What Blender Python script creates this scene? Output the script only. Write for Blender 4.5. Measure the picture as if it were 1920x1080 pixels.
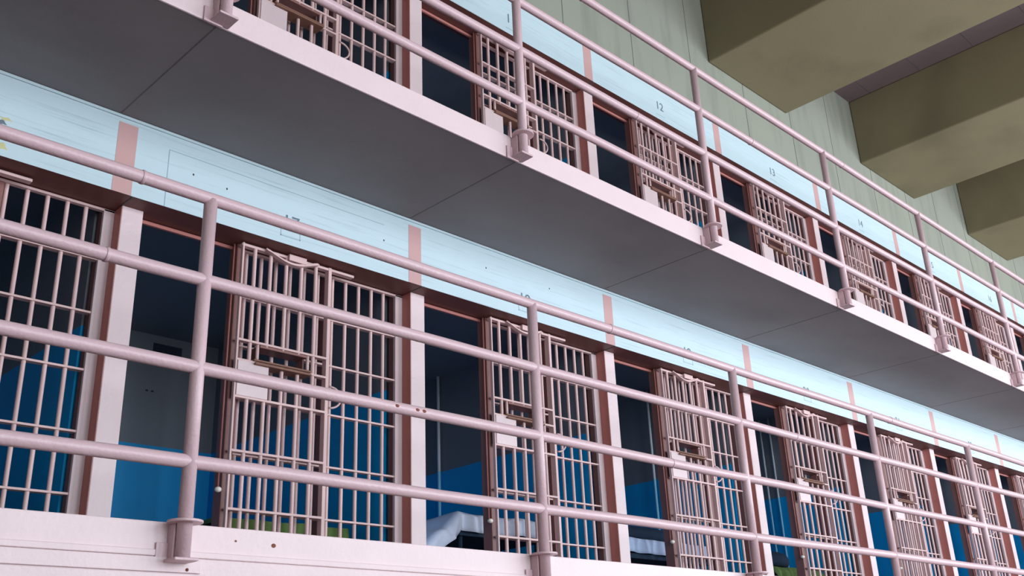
import bpy, bmesh, math, random
from mathutils import Vector, Matrix
random.seed(4)
scn = bpy.context.scene
for o in list(bpy.data.objects):
    bpy.data.objects.remove(o)
C = scn.collection

# ------------------------------------------------------------------ camera
F_PX, YAW, PITCH, ROLL = 1880.0, math.radians(45.588), math.radians(22.090), math.radians(-2.538)
CAM = Vector((-2.0907, -5.1627, -0.7316))
fw = Vector((math.sin(YAW)*math.cos(PITCH), math.cos(YAW)*math.cos(PITCH), math.sin(PITCH)))
r0 = Vector((math.cos(YAW), -math.sin(YAW), 0)); u0 = r0.cross(fw)
rt = r0*math.cos(ROLL) + u0*math.sin(ROLL)
up = -r0*math.sin(ROLL) + u0*math.cos(ROLL)
cd = bpy.data.cameras.new('camera'); cam = bpy.data.objects.new('camera', cd); C.objects.link(cam)
cam.matrix_world = Matrix(((rt.x, up.x, -fw.x, CAM.x), (rt.y, up.y, -fw.y, CAM.y), (rt.z, up.z, -fw.z, CAM.z), (0, 0, 0, 1)))
cd.sensor_width = 36.0; cd.lens = F_PX*36.0/1920.0; cd.clip_start = 0.05; cd.clip_end = 200
scn.camera = cam

# ------------------------------------------------------------------ daylight
w = bpy.data.worlds.new('daylight'); scn.world = w; w.use_nodes = True
bg = w.node_tree.nodes['Background']
bg.inputs['Color'].default_value = (0.86, 0.96, 1.0, 1); bg.inputs['Strength'].default_value = 0.2

def area(name, loc, target, sx, sy, power, col):
    l = bpy.data.lights.new(name, 'AREA'); l.shape = 'RECTANGLE'; l.size = sx; l.size_y = sy
    l.energy = power; l.color = col
    o = bpy.data.objects.new(name, l); C.objects.link(o); o.location = loc
    o.rotation_euler = (Vector(target)-Vector(loc)).to_track_quat('-Z', 'Y').to_euler()
    return o
# area lights for assumed windows before solid opposite wall, brighter towards the far end
for i, x in enumerate((-1.5, 2.5, 6.5, 10.5, 14.5, 18.5, 22.5, 26.5)):
    area('assumed_window_light', (x, -10.7, 1.6), (x, 0, 1.5), 2.6, 5.6, 290+66*i, (0.86, 0.95, 1.04))  # added unseen lamps, wall behind has no openings; power stepped up along the hall
# added area light for an assumed skylight along the hall, under the closed ceiling
area('assumed_skylight_light', (13.0, -7.4, 7.6), (13.0, -6.9, 0), 32, 2.6, 120, (0.86, 0.95, 1.0))

vs = scn.view_settings
scn.display_settings.display_device = 'sRGB'
vs.view_transform = 'Standard'; vs.look = 'None'; vs.gamma = 1.0; vs.use_curve_mapping = False
vs.exposure = 0.06

# ------------------------------------------------------------------ materials
def srgb(r, g, b):
    f = lambda c: (c/255/12.92) if c/255 <= 0.04045 else ((c/255+0.055)/1.055)**2.4
    return (f(r), f(g), f(b), 1)

def paint(name, col, rough=0.5, var=0.06, scale=6.0, bump=0.0, bscale=60.0, chips=None, spec=0.4):
    """painted surface: colour with faint blotches, optional chips of another colour and a little relief"""
    m = bpy.data.materials.new(name); m.use_nodes = True
    nt = m.node_tree; N = nt.nodes; L = nt.links
    b = N['Principled BSDF']; b.inputs['Roughness'].default_value = rough
    b.inputs['Specular IOR Level'].default_value = spec
    tc = N.new('ShaderNodeTexCoord')
    no = N.new('ShaderNodeTexNoise'); no.inputs['Scale'].default_value = scale; no.inputs['Detail'].default_value = 5
    L.new(tc.outputs['Object'], no.inputs['Vector'])
    mx = N.new('ShaderNodeMix'); mx.data_type = 'RGBA'
    mx.inputs['A'].default_value = tuple(c*(1-var) for c in col[:3])+(1,)
    mx.inputs['B'].default_value = tuple(min(1, c*(1+var)) for c in col[:3])+(1,)
    L.new(no.outputs['Fac'], mx.inputs['Factor'])
    out = mx.outputs['Result']
    if chips:
        n2 = N.new('ShaderNodeTexNoise'); n2.inputs['Scale'].default_value = chips[1]; n2.inputs['Detail'].default_value = 3
        L.new(tc.outputs['Object'], n2.inputs['Vector'])
        rp = N.new('ShaderNodeValToRGB'); rp.color_ramp.elements[0].position = chips[2]; rp.color_ramp.elements[1].position = chips[2]+0.02
        L.new(n2.outputs['Fac'], rp.inputs['Fac'])
        m2 = N.new('ShaderNodeMix'); m2.data_type = 'RGBA'; m2.inputs['B'].default_value = chips[0]
        L.new(rp.outputs['Color'], m2.inputs['Factor']); L.new(out, m2.inputs['A']); out = m2.outputs['Result']
    L.new(out, b.inputs['Base Color'])
    if bump:
        n3 = N.new('ShaderNodeTexNoise'); n3.inputs['Scale'].default_value = bscale; n3.inputs['Detail'].default_value = 4
        L.new(tc.outputs['Object'], n3.inputs['Vector'])
        bp = N.new('ShaderNodeBump'); bp.inputs['Strength'].default_value = bump; bp.inputs['Distance'].default_value = 0.01
        L.new(n3.outputs['Fac'], bp.inputs['Height']); L.new(bp.outputs['Normal'], b.inputs['Normal'])
    return m

M = {}
M['pink'] = paint('pink_enamel', srgb(220, 197, 199), 0.42, 0.05, 5, 0.25, 40, (srgb(120, 80, 75), 7, 0.80))
M['pink_rail'] = paint('pink_rail_enamel', srgb(202, 171, 176), 0.36, 0.05, 4, 0.2, 60, (srgb(95, 60, 55), 9, 0.79), 0.5)
M['pink_bar'] = paint('pink_bar_enamel', srgb(216, 182, 180), 0.45, 0.06, 8, 0.15, 80, (srgb(110, 74, 66), 14, 0.74))
M['steel_shade_brown'] = paint('red_brown_paint_and_shade', srgb(184, 116, 108), 0.5, 0.10, 5, 0.2, 50)  # brown of track and rod; on pier sides it stands in for shade
M['mid_brown'] = paint('brown_frame_paint', srgb(138, 94, 89), 0.5, 0.12, 6, 0.2, 50)
M['dark_brown'] = paint('dark_red_brown_paint', srgb(112, 66, 60), 0.55, 0.1, 5)
M['fascia'] = paint('pale_blue_paint', srgb(190, 208, 215), 0.55, 0.04, 3, 0.12, 30, (srgb(120, 140, 150), 22, 0.80))
M['stripe'] = paint('rose_stripe_paint', srgb(196, 154, 152), 0.55, 0.04, 4)
M['soffit'] = paint('grey_soffit_paint', srgb(130, 124, 126), 0.6, 0.05, 1.5, 0.1, 20, (srgb(120, 118, 120), 11, 0.79))
M['wall'] = paint('grey_green_wall_paint', srgb(150, 152, 139), 0.7, 0.06, 1.6, 0.15, 25, (srgb(140, 146, 138), 13, 0.78))
M['beam'] = paint('olive_beam_paint', srgb(131, 120, 92), 0.7, 0.07, 1.3, 0.15, 25)
M['ceil'] = paint('mauve_ceiling_tile', srgb(115, 98, 99), 0.7, 0.08, 2.5)
M['concrete'] = paint('red_hall_floor', srgb(104, 68, 60), 0.45, 0.1, 2)
M['joint'] = paint('dark_joint', srgb(100, 98, 98), 0.8, 0.05)
M['number'] = paint('stencil_grey', srgb(100, 114, 126), 0.6, 0.2, 30)
M['faint'] = paint('faint_stencil', srgb(150, 172, 184), 0.6, 0.05, 30)
M['rust'] = paint('rusty_metal', srgb(120, 62, 44), 0.7, 0.2, 30)
M['knob'] = paint('white_porcelain', srgb(235, 228, 218), 0.3, 0.03)
M['sheet'] = paint('white_sheet', srgb(205, 212, 232), 0.8, 0.04, 6, 0.3, 14)
M['blue_blanket'] = paint('pale_blue_blanket', srgb(176, 194, 226), 0.85, 0.06, 10, 0.3, 30)
M['dark_blue'] = paint('dark_blue_wool', srgb(30, 50, 72), 0.9, 0.1, 14, 0.3, 40)
M['green'] = paint('green_wool_blanket', srgb(96, 122, 66), 0.9, 0.12, 12, 0.4, 40)
M['vent'] = paint('dark_vent', srgb(40, 46, 66), 0.5, 0.1)
M['yellow'] = paint('yellowed_peeling_paint', srgb(196, 190, 140), 0.7, 0.15, 30)
M['dark'] = paint('dark_hole', srgb(60, 64, 60), 0.8, 0.1)

def streaks(m, dark, sx, sz, lo, hi, amt):
    """soft dirt streaks stretched along the wall"""
    nt = m.node_tree; N = nt.nodes; L = nt.links; b = N['Principled BSDF']
    src = b.inputs['Base Color'].links[0].from_socket
    tc = N.new('ShaderNodeTexCoord'); mp = N.new('ShaderNodeMapping'); mp.inputs['Scale'].default_value = (sx, 1, sz)
    L.new(tc.outputs['Object'], mp.inputs['Vector'])
    no = N.new('ShaderNodeTexNoise'); no.inputs['Scale'].default_value = 1.0; no.inputs['Detail'].default_value = 6
    L.new(mp.outputs[0], no.inputs['Vector'])
    mr = N.new('ShaderNodeMapRange'); mr.inputs[1].default_value = lo; mr.inputs[2].default_value = hi; mr.inputs[4].default_value = amt
    L.new(no.outputs['Fac'], mr.inputs[0])
    mx = N.new('ShaderNodeMix'); mx.data_type = 'RGBA'; mx.inputs['B'].default_value = dark
    L.new(mr.outputs[0], mx.inputs['Factor']); L.new(src, mx.inputs['A']); L.new(mx.outputs['Result'], b.inputs['Base Color'])
streaks(M['fascia'], srgb(140, 158, 166), 1.6, 55, 0.55, 0.75, 0.5)
streaks(M['soffit'], srgb(100, 90, 92), 0.7, 0.7, 0.45, 0.7, 0.5)
streaks(M['wall'], srgb(120, 122, 112), 5, 0.7, 0.5, 0.75, 0.5)
streaks(M['beam'], srgb(96, 88, 66), 0.8, 0.8, 0.5, 0.75, 0.5)

def two_tone(name='cell_interior_paint', hi=(122, 126, 134), lo=(10, 166, 232)):
    """cell interior: blue dado below 1.33 m, grey above (a painted line on the real wall)"""
    m = paint(name, srgb(*hi), 0.45, 0.05, 2.5)
    nt = m.node_tree; N = nt.nodes; L = nt.links; b = N['Principled BSDF']
    src = b.inputs['Base Color'].links[0].from_socket
    tc = N.new('ShaderNodeTexCoord'); sp = N.new('ShaderNodeSeparateXYZ'); L.new(tc.outputs['Object'], sp.inputs[0])
    lt = N.new('ShaderNodeMath'); lt.operation = 'LESS_THAN'; lt.inputs[1].default_value = 1.33; L.new(sp.outputs['Z'], lt.inputs[0])
    mx = N.new('ShaderNodeMix'); mx.data_type = 'RGBA'; mx.inputs['B'].default_value = srgb(*lo)
    L.new(lt.outputs[0], mx.inputs['Factor']); L.new(src, mx.inputs['A']); L.new(mx.outputs['Result'], b.inputs['Base Color'])
    return m
M['cell'] = two_tone()
M['pipe'] = two_tone('lit_pipe_paint', (216, 222, 230), (150, 216, 244))  # cell paint lightened: the stronger light on the pipes put into the colour

# ------------------------------------------------------------------ mesh helpers
def box(bm, x0, x1, y0, y1, z0, z1, mi=0):
    v = [bm.verts.new(p) for p in ((x0,y0,z0),(x1,y0,z0),(x1,y1,z0),(x0,y1,z0),(x0,y0,z1),(x1,y0,z1),(x1,y1,z1),(x0,y1,z1))]
    for f in ((0,3,2,1),(4,5,6,7),(0,1,5,4),(1,2,6,5),(2,3,7,6),(3,0,4,7)):
        fc = bm.faces.new([v[i] for i in f]); fc.material_index = mi

def tube(bm, pts, r, seg=12, cap=True):
    pts = [Vector(p) for p in pts]; rings = []
    for i, p in enumerate(pts):
        d = (pts[min(i+1, len(pts)-1)]-pts[max(i-1, 0)]).normalized()
        a = d.cross(Vector((0, 0, 1)))
        if a.length < 1e-3: a = Vector((1, 0, 0))
        a.normalize(); b = d.cross(a)
        rings.append([bm.verts.new(p+a*math.cos(t*2*math.pi/seg)*r+b*math.sin(t*2*math.pi/seg)*r) for t in range(seg)])
    for A, B in zip(rings, rings[1:]):
        for k in range(seg):
            f = bm.faces.new((A[k], A[(k+1) % seg], B[(k+1) % seg], B[k])); f.smooth = True
    if cap:
        bm.faces.new(rings[0][::-1]); bm.faces.new(rings[-1])

def ball(bm, c, r, sz=1.0):
    g = bmesh.ops.create_uvsphere(bm, u_segments=14, v_segments=9, radius=r)
    bmesh.ops.scale(bm, vec=(1, 1, sz), verts=g['verts']); bmesh.ops.translate(bm, vec=c, verts=g['verts'])
    for v in g['verts']:
        for f in v.link_faces: f.smooth = True

def obj(name, bm, m, parent=None, bevel=0.0, loc=None):
    bmesh.ops.recalc_face_normals(bm, faces=bm.faces[:])
    me = bpy.data.meshes.new(name); bm.to_mesh(me); bm.free()
    for mm in (m if isinstance(m, (list, tuple)) else [m]): me.materials.append(mm)
    o = bpy.data.objects.new(name, me); C.objects.link(o)
    if parent: o.parent = parent
    if loc: o.location = loc
    if bevel:
        b = o.modifiers.new('soft_edge', 'BEVEL'); b.width = bevel; b.segments = 2; b.limit_method = 'ANGLE'
        b.harden_normals = False
    return o

def boxobj(name, dims, m, parent=None, bevel=0.0, loc=None):
    bm = bmesh.new(); box(bm, *dims); return obj(name, bm, m, parent, bevel, loc)

def tag(o, label, cat, group=None):
    o['label'] = label; o['category'] = cat
    if group: o['group'] = group
    return o

def struct(o):
    o['kind'] = 'structure'; return o

def empty(name, loc=(0, 0, 0)):
    o = bpy.data.objects.new(name, None); C.objects.link(o); o.location = loc; o.empty_display_size = 0.1; return o

def dup(root, loc):
    r = root.copy(); C.objects.link(r); r.location = loc
    for ch in list(root.children):
        c = ch.copy(); C.objects.link(c); c.parent = r
        for g in list(ch.children):
            d = g.copy(); C.objects.link(d); d.parent = c
    return r

# ------------------------------------------------------------------ dimensions (metres)
P = 2.184            # cell module
H = 2.707            # storey height
X0, X1 = -5.4, 28.4  # built length of the block
YF = -1.128          # gallery edge
YR = -1.206          # railing line
ZS = 2.54            # underside of upper gallery
Z_F0 = 2.035         # bottom of painted fascia
YB = 2.8             # rear wall of the cells
LOWER = list(range(-2, 11)); UPPER = list(range(-1, 12))

# ------------------------------------------------------------------ hall shell
struct(boxobj('floor', (X0-1, X1+2, -10.8, 3.2, -2.7, -2.4), M['concrete']))
struct(boxobj('wall_base', (X0, X1, 0.3, 3.2, -2.4, -0.167), M['pink']))
struct(boxobj('wall_opposite', (X0-1.3, X1+2, -11.1, -10.8, -2.4, 8.5), M['wall']))
struct(boxobj('wall_left', (X0-1.3, X0-1, -10.8, 3.2, -2.4, 8.5), M['wall']))
struct(boxobj('wall_far', (X1+1.7, X1+2, -10.8, 3.2, -2.4, 8.5), M['wall']))
bm = bmesh.new()
box(bm, X0-1, X1+2, 0.841, 3.2, 5.15, 8.5)
struct(obj('wall_upper', bm, M['wall']))
for k in range(-6, 20):        # board joints in the upper wall
    x = 6.30 + 1.257*k
    j = boxobj('wall_joint', (x-0.004, x+0.004, 0.8385, 0.8412, 5.15, 8.21), M['joint'])
    struct(j)
struct(boxobj('roof_ledge', (X0, X1, 0.311, 0.84, 5.05, 5.15), M['wall']))
struct(boxobj('ceiling', (X0-1, X1+2, -10.8, 3.2, 8.21, 8.5), M['ceil']))
bm = bmesh.new()               # joints between the ceiling tiles
for i in range(-2, 38):
    x = i*0.85-0.3
    box(bm, x-0.006, x+0.006, -10.7, 0.84, 8.206, 8.211)
for i in range(14):
    y = 0.45-i*0.85
    box(bm, X0, X1, y-0.006, y+0.006, 8.206, 8.211)
struct(obj('ceiling_joints', bm, M['joint']))
for k in range(-3, 5):
    x = 7.999+4.259*k
    struct(boxobj('ceiling_beam', (x, x+1.973, -10.8, 0.841, 7.047, 8.21), M['beam'], bevel=0.02))

# ------------------------------------------------------------------ one storey of the cell block
def storey(z, cells, lower):
    # gallery slab and its pink edge
    s = struct(boxobj('gallery_floor', (X0, X1, YF+0.012, YB+0.2, -0.165, 0), [M['soffit']], loc=(0, 0, z)))
    bm = bmesh.new(); box(bm, X0, X1, YF, YF+0.014, -0.167, 0.001)
    e = obj('slab_edge', bm, M['pink'], s, 0.004)
    bm = bmesh.new()
    for k in range(-2, 13):
        x = k*2.19-0.06
        box(bm, x-0.003, x+0.003, YF+0.02, -0.02, -0.1665, -0.164)
    obj('soffit_joint', bm, M['joint'], s)
    # thin cover moulding where the soffit meets the fascia
    # fascia
    bm = bmesh.new()
    top = ZS if lower else 5.15-H
    box(bm, X0, X1, 0.0, 0.31, Z_F0+0.004, top, 1)
    for f in bm.faces:
        if f.normal.y < -0.5 or f.calc_center_median().y < 0.001: f.material_index = 0
    fa = struct(obj('wall_fascia', bm, [M['fascia'], M['dark_brown']], loc=(0, 0, z)))
    for k in range(-2, 13):
        x = k*P
        st = boxobj('painted_stripe', (x-0.0585, x+0.0585, -0.0015, 0.002, Z_F0+0.004, 2.495), M['stripe'], fa)
    if lower:
        boxobj('cover_strip', (X0, X1, -0.012, 0.0, 2.522, 2.54), M['fascia'], fa, 0.003)
        boxobj('panel_outline', (0.262, 0.266, -0.0015, 0.001, Z_F0+0.004, 2.42), M['faint'], fa)
        boxobj('panel_outline', (0.262, 1.9, -0.0015, 0.001, 2.42, 2.424), M['faint'], fa)
    # soffit grooves above each pier
    for k in cells+[cells[-1]+1]:
        boxobj('soffit_joint', (k*P+0.07, k*P+0.078, 0.005, 0.14, Z_F0+0.001, Z_F0+0.006), M['joint'], fa)
    # stencilled numbers with faint square outlines
    for k in cells:
        n = (17 if lower else 10)+k
        if n < 10: continue
        x = k*P+1.06
        cu = bpy.data.curves.new('stenciled_number', 'FONT'); cu.body = str(n); cu.size = 0.135; cu.extrude = 0.0008
        cu.align_x = 'CENTER'
        t = bpy.data.objects.new('stenciled_number', cu); C.objects.link(t); t.parent = fa
        cu.materials.append(M['number'])
        t.location = (x+0.075, -0.0012, 2.16 if not lower else 2.155); t.rotation_euler = (math.pi/2, 0, 0)
        bm = bmesh.new()
        zb = 2.09; zt = 2.135 if lower else 2.11
        box(bm, x, x+0.15, -0.0012, 0.001, zb, zb+0.006)
        if lower:
            box(bm, x, x+0.15, -0.0012, 0.001, zt+0.002, zt+0.008)
            box(bm, x, x+0.005, -0.0012, 0.001, zb, zt); box(bm, x+0.145, x+0.15, -0.0012, 0.001, zb, zt)
        obj('number_outline', bm, M['faint'], fa)
    # piers, partitions, rear wall, ceiling of the cells
    for k in cells+[cells[-1]+1]:
        x = k*P
        struct(boxobj('wall_pier', (x+0.075, x+0.205, 0.14, 0.36, 0, Z_F0+0.004), [M['pink']], bevel=0.004, loc=(0, 0, z)))
        struct(boxobj('reveal_shade_strip', (x+0.0725, x+0.0755, 0.143, 0.24, 0, Z_F0), [M['steel_shade_brown']], loc=(0, 0, z)))  # shade on the pier's left face, put into a brown colour
        struct(boxobj('wall_partition', (x+0.004, x+0.20, 0.352, YB, 0, 2.42), [M['cell']], loc=(0, 0, z)))
    struct(boxobj('wall_rear', (X0, X1, YB, YB+0.2, 0, 2.54), [M['cell']], loc=(0, 0, z)))
    struct(boxobj('cell_ceiling', (X0, X1, 0.312, YB, 2.3, 2.38), [M['cell']], loc=(0, 0, z)))
    return s, fa
lo_floor, lo_fascia = storey(0.0, LOWER, True)
up_floor, up_fascia = storey(H, UPPER, False)

# girder cladding beneath the lower gallery edge, with its seams, screws and paint chips
s = struct(boxobj('trim_1', (X0, X1, YF-0.003, YF+0.25, -0.62, -0.142), M['pink'], bevel=0.003))
boxobj('ledge_strip', (X0, X1, YF-0.009, YF+0.1, -0.140, -0.113), M['pink'], s, 0.004)
boxobj('cover_plate', (X0, 0.063, YF-0.013, YF-0.003, -0.203, -0.1425), M['pink'], s, 0.003)
boxobj('cover_plate', (X0, 0.09, YF-0.011, YF-0.003, -0.62, -0.2065), M['pink'], s, 0.003)
bm = bmesh.new(); ball(bm, (-0.001, YF-0.013, -0.190), 0.007); obj('screw_head', bm, M['rust'], s)
for (x, z, r) in [(0.417, -0.062, 0.012), (0.225, -0.055, 0.006)]:
    bm = bmesh.new(); ball(bm, (0, 0, 0), r, 0.8)
    c = obj('paint_chip', bm, M['rust'], lo_floor); c.location = (x, YF-0.0005, z); c.scale = (1, 0.15, 1)
# peeling patch of the lower fascia beside the left edge
for (x, z, sx, sz, m) in [(-0.665, 2.262, 0.030, 0.010, 'yellow'), (-0.690, 2.235, 0.03, 0.014, 'number'), (-0.672, 2.094, 0.035, 0.02, 'yellow')]:
    bm = bmesh.new(); ball(bm, (0, 0, 0), 1.0)
    for v in bm.verts: v.co.x += 0.25*math.sin(v.co.z*5+sx*90)*abs(v.co.x); v.co.z += 0.3*math.sin(v.co.x*4)
    c = obj('peeling_patch', bm, M[m], lo_fascia); c.location = (x, 0, z); c.scale = (sx, 0.0015, sz)
for (x, z) in [(0.43, 2.31), (0.66, 2.29), (2.9, 2.36), (3.62, 2.37), (1.9, 2.3)]:
    bm = bmesh.new(); ball(bm, (0, 0, 0), 0.006)
    c = obj('nail_hole', bm, M['dark'], lo_fascia); c.location = (x, 0, z); c.scale = (1, 0.2, 1.3)

# ------------------------------------------------------------------ railings
def railing(z, posts, label):
    R = 0.0305
    root = empty('guard_rail', (0, YR, z)); tag(root, label, 'railing')
    for h in (0.246, 0.668, 1.088, 1.5):
        bm = bmesh.new()
        n = 40; pts = []
        for i in range(n+1):
            x = X0+(X1-X0)*i/n
            pts.append((x, 0, h+0.003*math.sin(x*2.1+h*5)))
        tube(bm, pts, R, 18); obj('rail', bm, M['pink_rail'], root)
    for (x, h) in ((-0.40, 1.5), (2.86, 1.5), (6.9, 1.5), (-0.52, 1.088), (3.4, 0.668), (5.1, 1.088)):
        bm = bmesh.new(); tube(bm, [(x-0.008, 0, 0), (x+0.008, 0, 0)], R+0.003, 18)
        obj('weld_ring', bm, M['pink_rail'], root, 0.002, loc=(0, 0, h+0.003*math.sin(x*2.1+h*5)))
    bm = bmesh.new()
    tube(bm, [(0, 0, -0.155), (0, 0, 1.496)], R+0.001, 18); pm = obj('post', bm, M['pink_rail'], root, loc=(posts[0], 0, 0))
    bm = bmesh.new()   # collar ring on the slab edge
    tube(bm, [(0, 0, -0.012), (0, 0, 0.0)], 0.074, 24)
    co = obj('collar', bm, M['pink_rail'], pm, 0.003)
    d = YF-YR
    bm = bmesh.new()   # bracket: back plate, webs and bottom shelf
    box(bm, -0.085, 0.02, d-0.012, d-0.001, -0.175, -0.085)
    box(bm, -0.036, -0.026, 0.02, d-0.003, -0.16, -0.012)
    box(bm, 0.026, 0.036, 0.02, d-0.003, -0.16, -0.012)
    br = obj('bracket', bm, M['pink_rail'], pm, 0.002)
    bm = bmesh.new(); box(bm, -0.050, 0.058, -0.034, d-0.003, -0.166, -0.153)
    sh = obj('bracket_shelf', bm, M['pink_rail'], pm, 0.004)
    for x in posts[1:]:
        p = pm.copy(); C.objects.link(p); p.parent = root; p.location = (x, 0, 0)
        for g in (co, br, sh):
            c = g.copy(); C.objects.link(c); c.parent = p
    return root
posts = [-0.06-2.185*2, -0.06-2.185]+[-0.06, 2.114, 4.293, 6.485, 8.640, 10.80]+[10.80+2.178*i for i in range(1, 8)]
r_lo = railing(0.0, posts, 'pink four-bar pipe railing along the lower gallery, its posts bolted to the pink slab edge')
r_up = railing(H, posts, 'pink four-bar pipe railing along the upper gallery, crossing in front of the grey-green wall')
# worn patches on the third rail of the lower railing
for x in (1.04, 1.175, 1.22):
    bm = bmesh.new(); ball(bm, (0, 0, 0), 0.016)
    c = obj('worn_patch', bm, M['rust'], r_lo); c.location = (x, -0.026, 0.668); c.scale = (1.1, 0.4, 0.6)

# ------------------------------------------------------------------ sliding barred door (prototype in cell coordinates)
BR = 0.0128
def bar_mesh(name, z0, z1, r=BR):
    bm = bmesh.new(); tube(bm, [(0, 0, z0), (0, 0, z1)], r, 10, False)
    me = bpy.data.meshes.new(name); bm.to_mesh(me); bm.free(); me.materials.append(M['pink_bar']); return me
def child(name, me, parent, loc=(0, 0, 0)):
    o = bpy.data.objects.new(name, me); C.objects.link(o); o.parent = parent; o.location = loc; return o

def make_door():
    t = empty('sliding_barred_door', (0, 0, 0))
    yd = 0.14
    boxobj('stile', (0.868, 0.881, yd-0.016, yd+0.012, 0.03, 2.03), M['pink_bar'], t, 0.003)
    boxobj('stile', (1.526, 1.552, yd-0.016, yd+0.03, 0.03, 2.03), M['pink_bar'], t, 0.003)
    boxobj('top_bar', (0.864, 1.74, yd-0.014, yd+0.03, 2.008, 2.026), M['pink_bar'], t, 0.003)
    boxobj('bottom_bar', (0.864, 1.552, yd-0.014, yd+0.03, 0.01, 0.04), M['pink_bar'], t, 0.003)
    full = bar_mesh('bar', 0.035, 2.012); low = bar_mesh('bar', 0.035, 1.25); high = bar_mesh('bar', 1.362, 2.012)
    mid = bar_mesh('bar', 0.035, 1.02)
    for x in (0.966,):
        child('bar', full, t, (x, yd, 0))
    for x in (1.083, 1.202, 1.318):
        child('bar', high, t, (x, yd, 0)); child('bar', low, t, (x, yd, 0))
    child('bar', full, t, (1.432, yd, 0))
    bm = bmesh.new(); tube(bm, [(0, 0, 1.25), (0, 0, 1.37)], 0.011, 8); obj('bar', bm, M['pink_bar'], t, loc=(1.022, yd, 0))
    bm = bmesh.new(); tube(bm, [(0, 0, 1.25), (0, 0, 1.37)], 0.011, 8); obj('bar', bm, M['pink_bar'], t, loc=(1.392, yd, 0))
    bm = bmesh.new(); box(bm, 0.875, 1.54, yd-0.017, yd+0.026, -0.0075, 0.0075)
    cb = obj('crossbar', bm, M['pink_bar'], t, 0.002, loc=(0, 0, 1.706))
    for z in (1.376, 1.246, 1.012, 0.680, 0.337):
        c = cb.copy(); C.objects.link(c); c.location = (0, 0, z)
    # food slot
    bm = bmesh.new()
    box(bm, 1.035, 1.38, yd-0.012, yd+0.10, 1.350, 1.367)
    box(bm, 1.035, 1.047, yd+0.02, yd+0.10, 1.262, 1.35); box(bm, 1.368, 1.38, yd+0.02, yd+0.10, 1.262, 1.35)
    sl = obj('food_slot', bm, M['mid_brown'], t, 0.002)
    boxobj('slot_shelf', (0.99, 1.40, yd-0.045, yd+0.06, 1.226, 1.240), M['rust_paint'], sl, 0.003)
    boxobj('slot_shelf', (0.985, 1.405, yd-0.035, yd+0.03, 1.250, 1.262), M['rust_paint'], sl, 0.003)
    # lock plate
    boxobj('lock_plate', (0.882, 1.098, yd-0.022, yd+0.012, 1.018, 1.240), M['pink'], t, 0.003)
    # curved hanger plate under the top bar
    bm = bmesh.new(); n = 16; fr = []; 
    for i in range(n+1):
        u = i/n; x = 1.03+0.40*u
        dip = 0.052*math.sin(math.pi*u)**1.3
        fr.append((x, 2.012-dip))
    prof = [(x, z+0.016) for x, z in fr]+[(x, z) for x, z in fr[::-1]]
    for (y0, y1, e) in ((yd-0.032, yd-0.026, 0.0), (yd-0.045, yd-0.006, 0.010)):
        pr = prof if not e else [(x, z+0.004) for x, z in fr]+[(x, z-0.004) for x, z in fr[::-1]]
        A = [bm.verts.new((x, y0, z)) for x, z in pr]; B = [bm.verts.new((x, y1, z)) for x, z in pr]
        m = len(pr)
        for q in range(m): bm.faces.new((A[q], A[(q+1) % m], B[(q+1) % m], B[q]))
        for q in range(n):
            bm.faces.new((A[q], A[q+1], A[m-2-q], A[m-1-q])); bm.faces.new((B[q], B[q+1], B[m-2-q], B[m-1-q]))
    hp = obj('hanger_plate', bm, M['pink_bar'], t)
    boxobj('hanger_block', (1.20, 1.335, yd-0.038, yd+0.03, 1.988, 2.032), M['pink_bar'], hp, 0.003)
    # pull handle
    bm = bmesh.new(); pts = []
    for i in range(15):
        a = -math.pi/2+math.pi*i/14
        pts.append((1.556+0.082*math.cos(a), yd-0.02-0.015*math.cos(a), 1.115+0.072*math.sin(a)))
    tube(bm, pts, 0.007, 8); obj('pull_handle', bm, M['pink_bar'], t)
    return t

M['rust_paint'] = paint('worn_red_brown_paint', srgb(132, 92, 76), 0.6, 0.2, 20)
door0 = make_door()

# ------------------------------------------------------------------ fixed barred front (prototype)
def make_front():
    t = empty('fixed_bar_panel', (0, 0, 0))
    yb = 0.262
    boxobj('jamb', (0.860, 0.918, 0.178, 0.272, 0.0, 2.033), M['mid_brown'], t, 0.003)
    boxobj('jamb', (1.60, 1.634, 0.24, 0.34, 0.0, 2.033), M['mid_brown'], t, 0.003)
    boxobj('stile', (2.193, 2.258, 0.236, 0.262, 0.0, 2.033), M['pink'], t, 0.003)
    boxobj('stile', (2.194, 2.257, 0.262, 0.315, 0.0, 2.033), M['mid_brown'], t, 0.002)
    boxobj('top_bar', (0.92, 2.258, 0.236, 0.27, 2.018, 2.034), M['pink_bar'], t, 0.003)
    boxobj('door_track', (0.207, 0.86, 0.235, 0.255, 2.012, 2.034), M['steel_shade_brown'], t, 0.003)
    fm = bar_mesh('bar', 0.0, 2.02)
    for x in [0.975+0.1115*k for k in range(6)]+[1.653, 1.765, 1.877, 1.989, 2.097]:
        child('bar', fm, t, (x, yb, 0))
    bm = bmesh.new(); box(bm, 0.92, 2.20, 0.243, 0.288, -0.0065, 0.0065)
    cb = obj('crossbar', bm, M['pink_bar'], t, 0.002, loc=(0, 0, 1.708))
    for z in (1.378, 1.039, 0.690, 0.352, 0.02):
        c = cb.copy(); C.objects.link(c); c.location = (0, 0, z)
    bm = bmesh.new(); tube(bm, [(0.845, 0.192, 0.44), (0.845, 0.192, 2.03)], 0.0055, 8)
    rd = obj('lock_rod', bm, M['steel_shade_brown'], t)
    bm = bmesh.new(); ball(bm, (0.832, 0.165, 0.447), 0.021, 0.8)
    kn = obj('knob', bm, M['knob'], rd); kn['label'] = 'off-white knob'
    return t
front0 = make_front()

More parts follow.
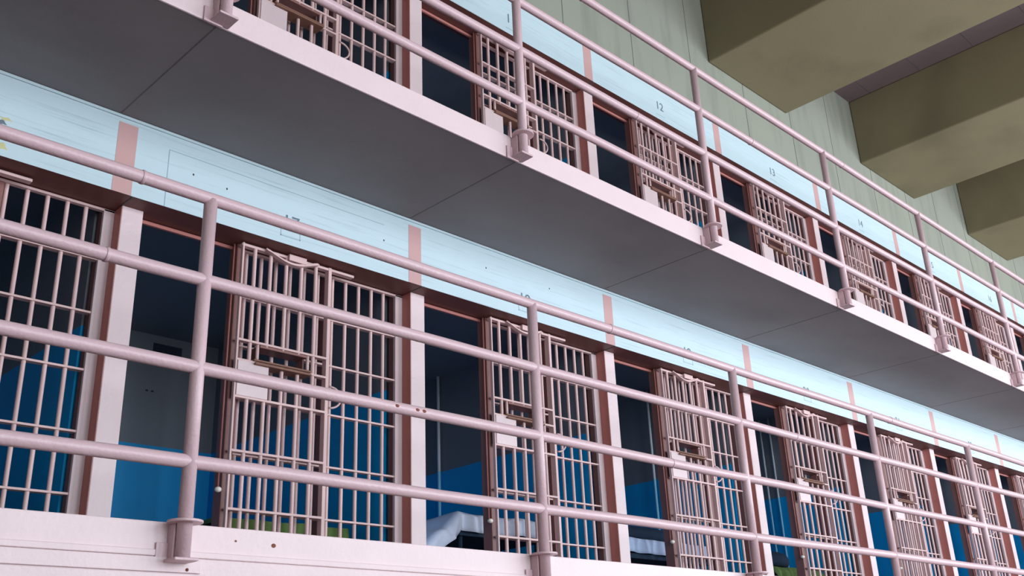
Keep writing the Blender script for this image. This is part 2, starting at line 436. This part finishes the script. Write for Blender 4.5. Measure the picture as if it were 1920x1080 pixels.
ordw = ['first', 'second', 'third', 'fourth', 'fifth', 'sixth', 'seventh', 'eighth', 'ninth', 'tenth', 'eleventh', 'twelfth', 'thirteenth', 'fourteenth', 'fifteenth']
dl = {(0, -1): 'barred sliding cell door cut by the left picture edge, lower gallery',
      (0, 0): 'large barred sliding door on lower gallery, green blanket low behind it, nearest the left',
      (0, 1): 'barred sliding door beside the cell with the draped white sheet, lower gallery',
      (0, 2): 'barred sliding door beside the cell with a folded pale blue blanket, lower gallery',
      (0, -2): 'barred sliding door just outside the left picture edge, lower gallery',
      (1, -1): 'barred sliding door just outside the top left picture edge, upper gallery',
      (1, 0): 'barred sliding door at the top edge, its lower half hidden by the upper gallery slab'}
fl = {(0, -1): 'fixed pink bars at the left picture edge, lower gallery, no door in front of them',
      (0, 0): 'fixed pink bars right of the large door nearest the left, lower gallery',
      (0, 1): 'fixed pink bars right of the door beside the draped white sheet, lower gallery',
      (0, 2): 'fixed pink bars right of the door beside the folded pale blue blanket, lower gallery',
      (0, -2): 'fixed pink bars just outside the left picture edge, lower gallery',
      (1, -1): 'fixed pink bars just outside the top left picture edge, upper gallery',
      (1, 0): 'fixed pink bars at the top picture edge, upper gallery, left of the open dark doorway'}
first = True
for tier, cells in ((0, LOWER), (1, UPPER)):
    tn = ('lower', 'upper')[tier]
    for k in cells:
        loc = (k*P, 0, tier*H)
        if first: d, f = door0, front0; d.location = loc; f.location = loc; first = False
        else: d = dup(door0, loc); f = dup(front0, loc)
        o = ordw[k+2-tier]
        base = k+2 if tier == 0 else k+1
        d['category'] = 'cell door'; f['category'] = 'barred panel'
        d['group'] = 'sliding barred doors along the %s gallery' % tn; f['group'] = 'fixed bar panels along the %s gallery' % tn
        nth = ordw[max(0, k+1-tier)]
        d['label'] = dl.get((tier, k), 'pink barred sliding door on the %s gallery, %s cell from the left' % (tn, nth))
        f['label'] = fl.get((tier, k), 'fixed pink bar panel right of the %s gallery door, %s cell from the left' % (tn, nth))

# ------------------------------------------------------------------ things inside the lower cells
def bunk(k, x0, x1, z, label, y0=0.62, y1=2.55):
    t = empty('bunk', (k*P, 0, 0)); tag(t, label, 'bed', 'bunks in the lower cells')
    boxobj('mattress', (x0, x1, y0, y1, z-0.10, z), M['dark_blue'], t, 0.02)
    boxobj('bed_frame', (x0-0.01, x1+0.01, y0-0.02, y1+0.01, z-0.15, z-0.102), M['dark_blue'], t, 0.005)
    for (x, y) in ((x0+0.03, y0+0.02), (x1-0.03, y0+0.02), (x0+0.03, y1-0.03), (x1-0.03, y1-0.03)):
        bm = bmesh.new(); tube(bm, [(x, y, 0.0), (x, y, z-0.15)], 0.018, 10); obj('leg', bm, M['dark_blue'], t)
    return t

def cloth(name, f, nu, nv, m, label, cat, loc, thick=0.006):
    bm = bmesh.new(); g = [[bm.verts.new(f(i/nu, j/nv)) for j in range(nv+1)] for i in range(nu+1)]
    for i in range(nu):
        for j in range(nv):
            q = bm.faces.new((g[i][j], g[i+1][j], g[i+1][j+1], g[i][j+1])); q.smooth = True
    o = obj(name, bm, m, loc=loc); sm = o.modifiers.new('thickness', 'SOLIDIFY'); sm.thickness = thick
    return tag(o, label, cat)

def top_cloth(x0, x1, y0, y1, z, drop_front, drop_left, amp=0.006, seed=0, slope=0.0):
    crease = 0.05 if slope > 0 else 0.0
    def f(u, v):
        # v runs from the hem of the front drop over the top to the rear, u from the left hem to the right side
        L = drop_left; W = x1-x0; s = u*(L+W)
        D = drop_front; T = (y1-y0); t = v*(D+T)
        a = max(0, L-s); b = max(0, D-t)
        x = x0+max(0, s-L)-a*(0.35+slope); y = y0+max(0, t-D)-0.03*(b > 0)-b*0.05
        zz = z-0.9*a*(1-slope*0.55)-b*0.98
        n = amp*(math.sin(9*x+seed+5*y)+math.sin(17*x-11*y+seed*2))
        fold = 0.016*math.sin(26*x+seed)*min(1, b/0.08)+0.02*math.sin(13*y+seed)*min(1, a/0.15)
        w = abs(math.sin(9*x+11*zz+2*y))**0.7*min(1, a/0.05)
        y2 = y+fold-crease*w*1.2
        return (x, y2, zz+0.008+n*0.5+0.4*fold*(a > 0)+crease*0.7*w)
    return f

bunk(-1, 0.95, 1.95, 0.36, 'dark bunk with green blanket in the cell at the left picture edge')
cloth('blanket', top_cloth(0.94, 1.96, 0.61, 2.3, 0.365, 0.12, 0.08, seed=1), 40, 30, M['green'],
      'green wool blanket low behind the bars at the left picture edge', 'blanket', (-P, 0, 0))
bunk(0, 1.10, 2.05, 0.37, 'dark bunk under a green blanket behind the large left door')
cloth('blanket', top_cloth(1.09, 2.06, 0.61, 2.3, 0.375, 0.13, 0.04, seed=2), 40, 30, M['green'],
      'green wool blanket on the bunk behind the large left door', 'blanket', (0, 0, 0))
bunk(1, 0.93, 1.83, 0.56, 'dark blue bunk beneath a draped white sheet', y0=0.62, y1=2.4)
cloth('sheet', top_cloth(0.92, 1.86, 0.60, 2.2, 0.575, 0.15, 0.46, amp=0.01, seed=3, slope=0.55), 70, 44, M['sheet'],
      'white sheet draped over a bunk and sliding off its left side', 'sheet', (P, 0, 0))
bunk(2, 0.45, 2.0, 0.51, 'dark bunk with folded pale blue blanket, third lower cell')
cloth('blanket', top_cloth(0.44, 2.0, 0.60, 1.5, 0.525, 0.13, 0.02, amp=0.006, seed=4), 40, 24, M['blue_blanket'],
      'folded pale blue blanket at the foot of a dark bunk', 'blanket', (2*P, 0, 0))
def lump(name, c, s, m, label, cat):
    bm = bmesh.new(); ball(bm, (0, 0, 0), 1.0)
    for v in bm.verts:
        v.co *= 1+0.06*math.sin(v.co.x*5+v.co.y*3)
        if v.co.z < -0.55: v.co.z = -0.55
        v.co.x = math.copysign(abs(v.co.x)**0.7, v.co.x); v.co.y = math.copysign(abs(v.co.y)**0.7, v.co.y)
    o = obj(name, bm, m, loc=c); o.scale = s; return tag(o, label, cat)
lump('pillow', (2*P+1.2, 0.98, 0.615), (0.62, 0.26, 0.10), M['dark_blue'], 'dark blue pillow lying on the folded pale blue blanket', 'pillow')
bunk(3, 1.0, 1.95, 0.39, 'dark bunk under green blanket in the fourth lower cell')
cloth('blanket', top_cloth(0.99, 1.96, 0.60, 2.2, 0.405, 0.17, 0.05, seed=5), 40, 30, M['green'],
      'green blanket under a dark blue pillow, seen through an open doorway', 'blanket', (3*P, 0, 0))
lump('pillow', (3*P+1.28, 0.86, 0.50), (0.26, 0.20, 0.11), M['dark_blue'], 'dark blue rounded pillow on the green blanket', 'pillow')

def pipe(x, y, z0, z1, label, r=0.012, n=1):
    bm = bmesh.new(); tube(bm, [(x, y, z0), (x, y, z1)], r, 10)
    tag(obj('wall_pipe', bm, M['pipe']), label, 'pipe')
pipe(4.34, 2.25, 0.0, 2.3, 'thin pale blue pipe on the side wall behind the draped white sheet', 0.016)
pipe(6.50, 1.265, 0.0, 2.3, 'thin pale blue pipe in the cell with the folded blue blanket', 0.014)
pipe(8.70, 1.235, 0.0, 2.3, 'pale blue pipe in the fourth lower cell, deeper of two')
pipe(8.72, 1.12, 0.0, 2.3, 'pale blue pipe in the fourth lower cell, nearer of two')
bm = bmesh.new(); box(bm, -0.13, 0.13, -0.012, 0.0, -0.065, 0.065)
for i in range(5): box(bm, -0.12, 0.12, -0.02, -0.01, -0.055+i*0.025, -0.045+i*0.025)
v = obj('air_vent', bm, M['vent'], loc=(1.70, YB, 2.16)); tag(v, 'dark vent grille high on the rear wall of the large left cell', 'vent')
bm = bmesh.new(); box(bm, -0.035, -0.015, -0.008, 0, -0.006, 0.006); box(bm, 0.015, 0.035, -0.008, 0, -0.006, 0.006)
v = obj('wall_hook', bm, M['vent'], loc=(1.573, YB, 1.795)); tag(v, 'small pair of dark hooks on the rear wall below the vent', 'hook')
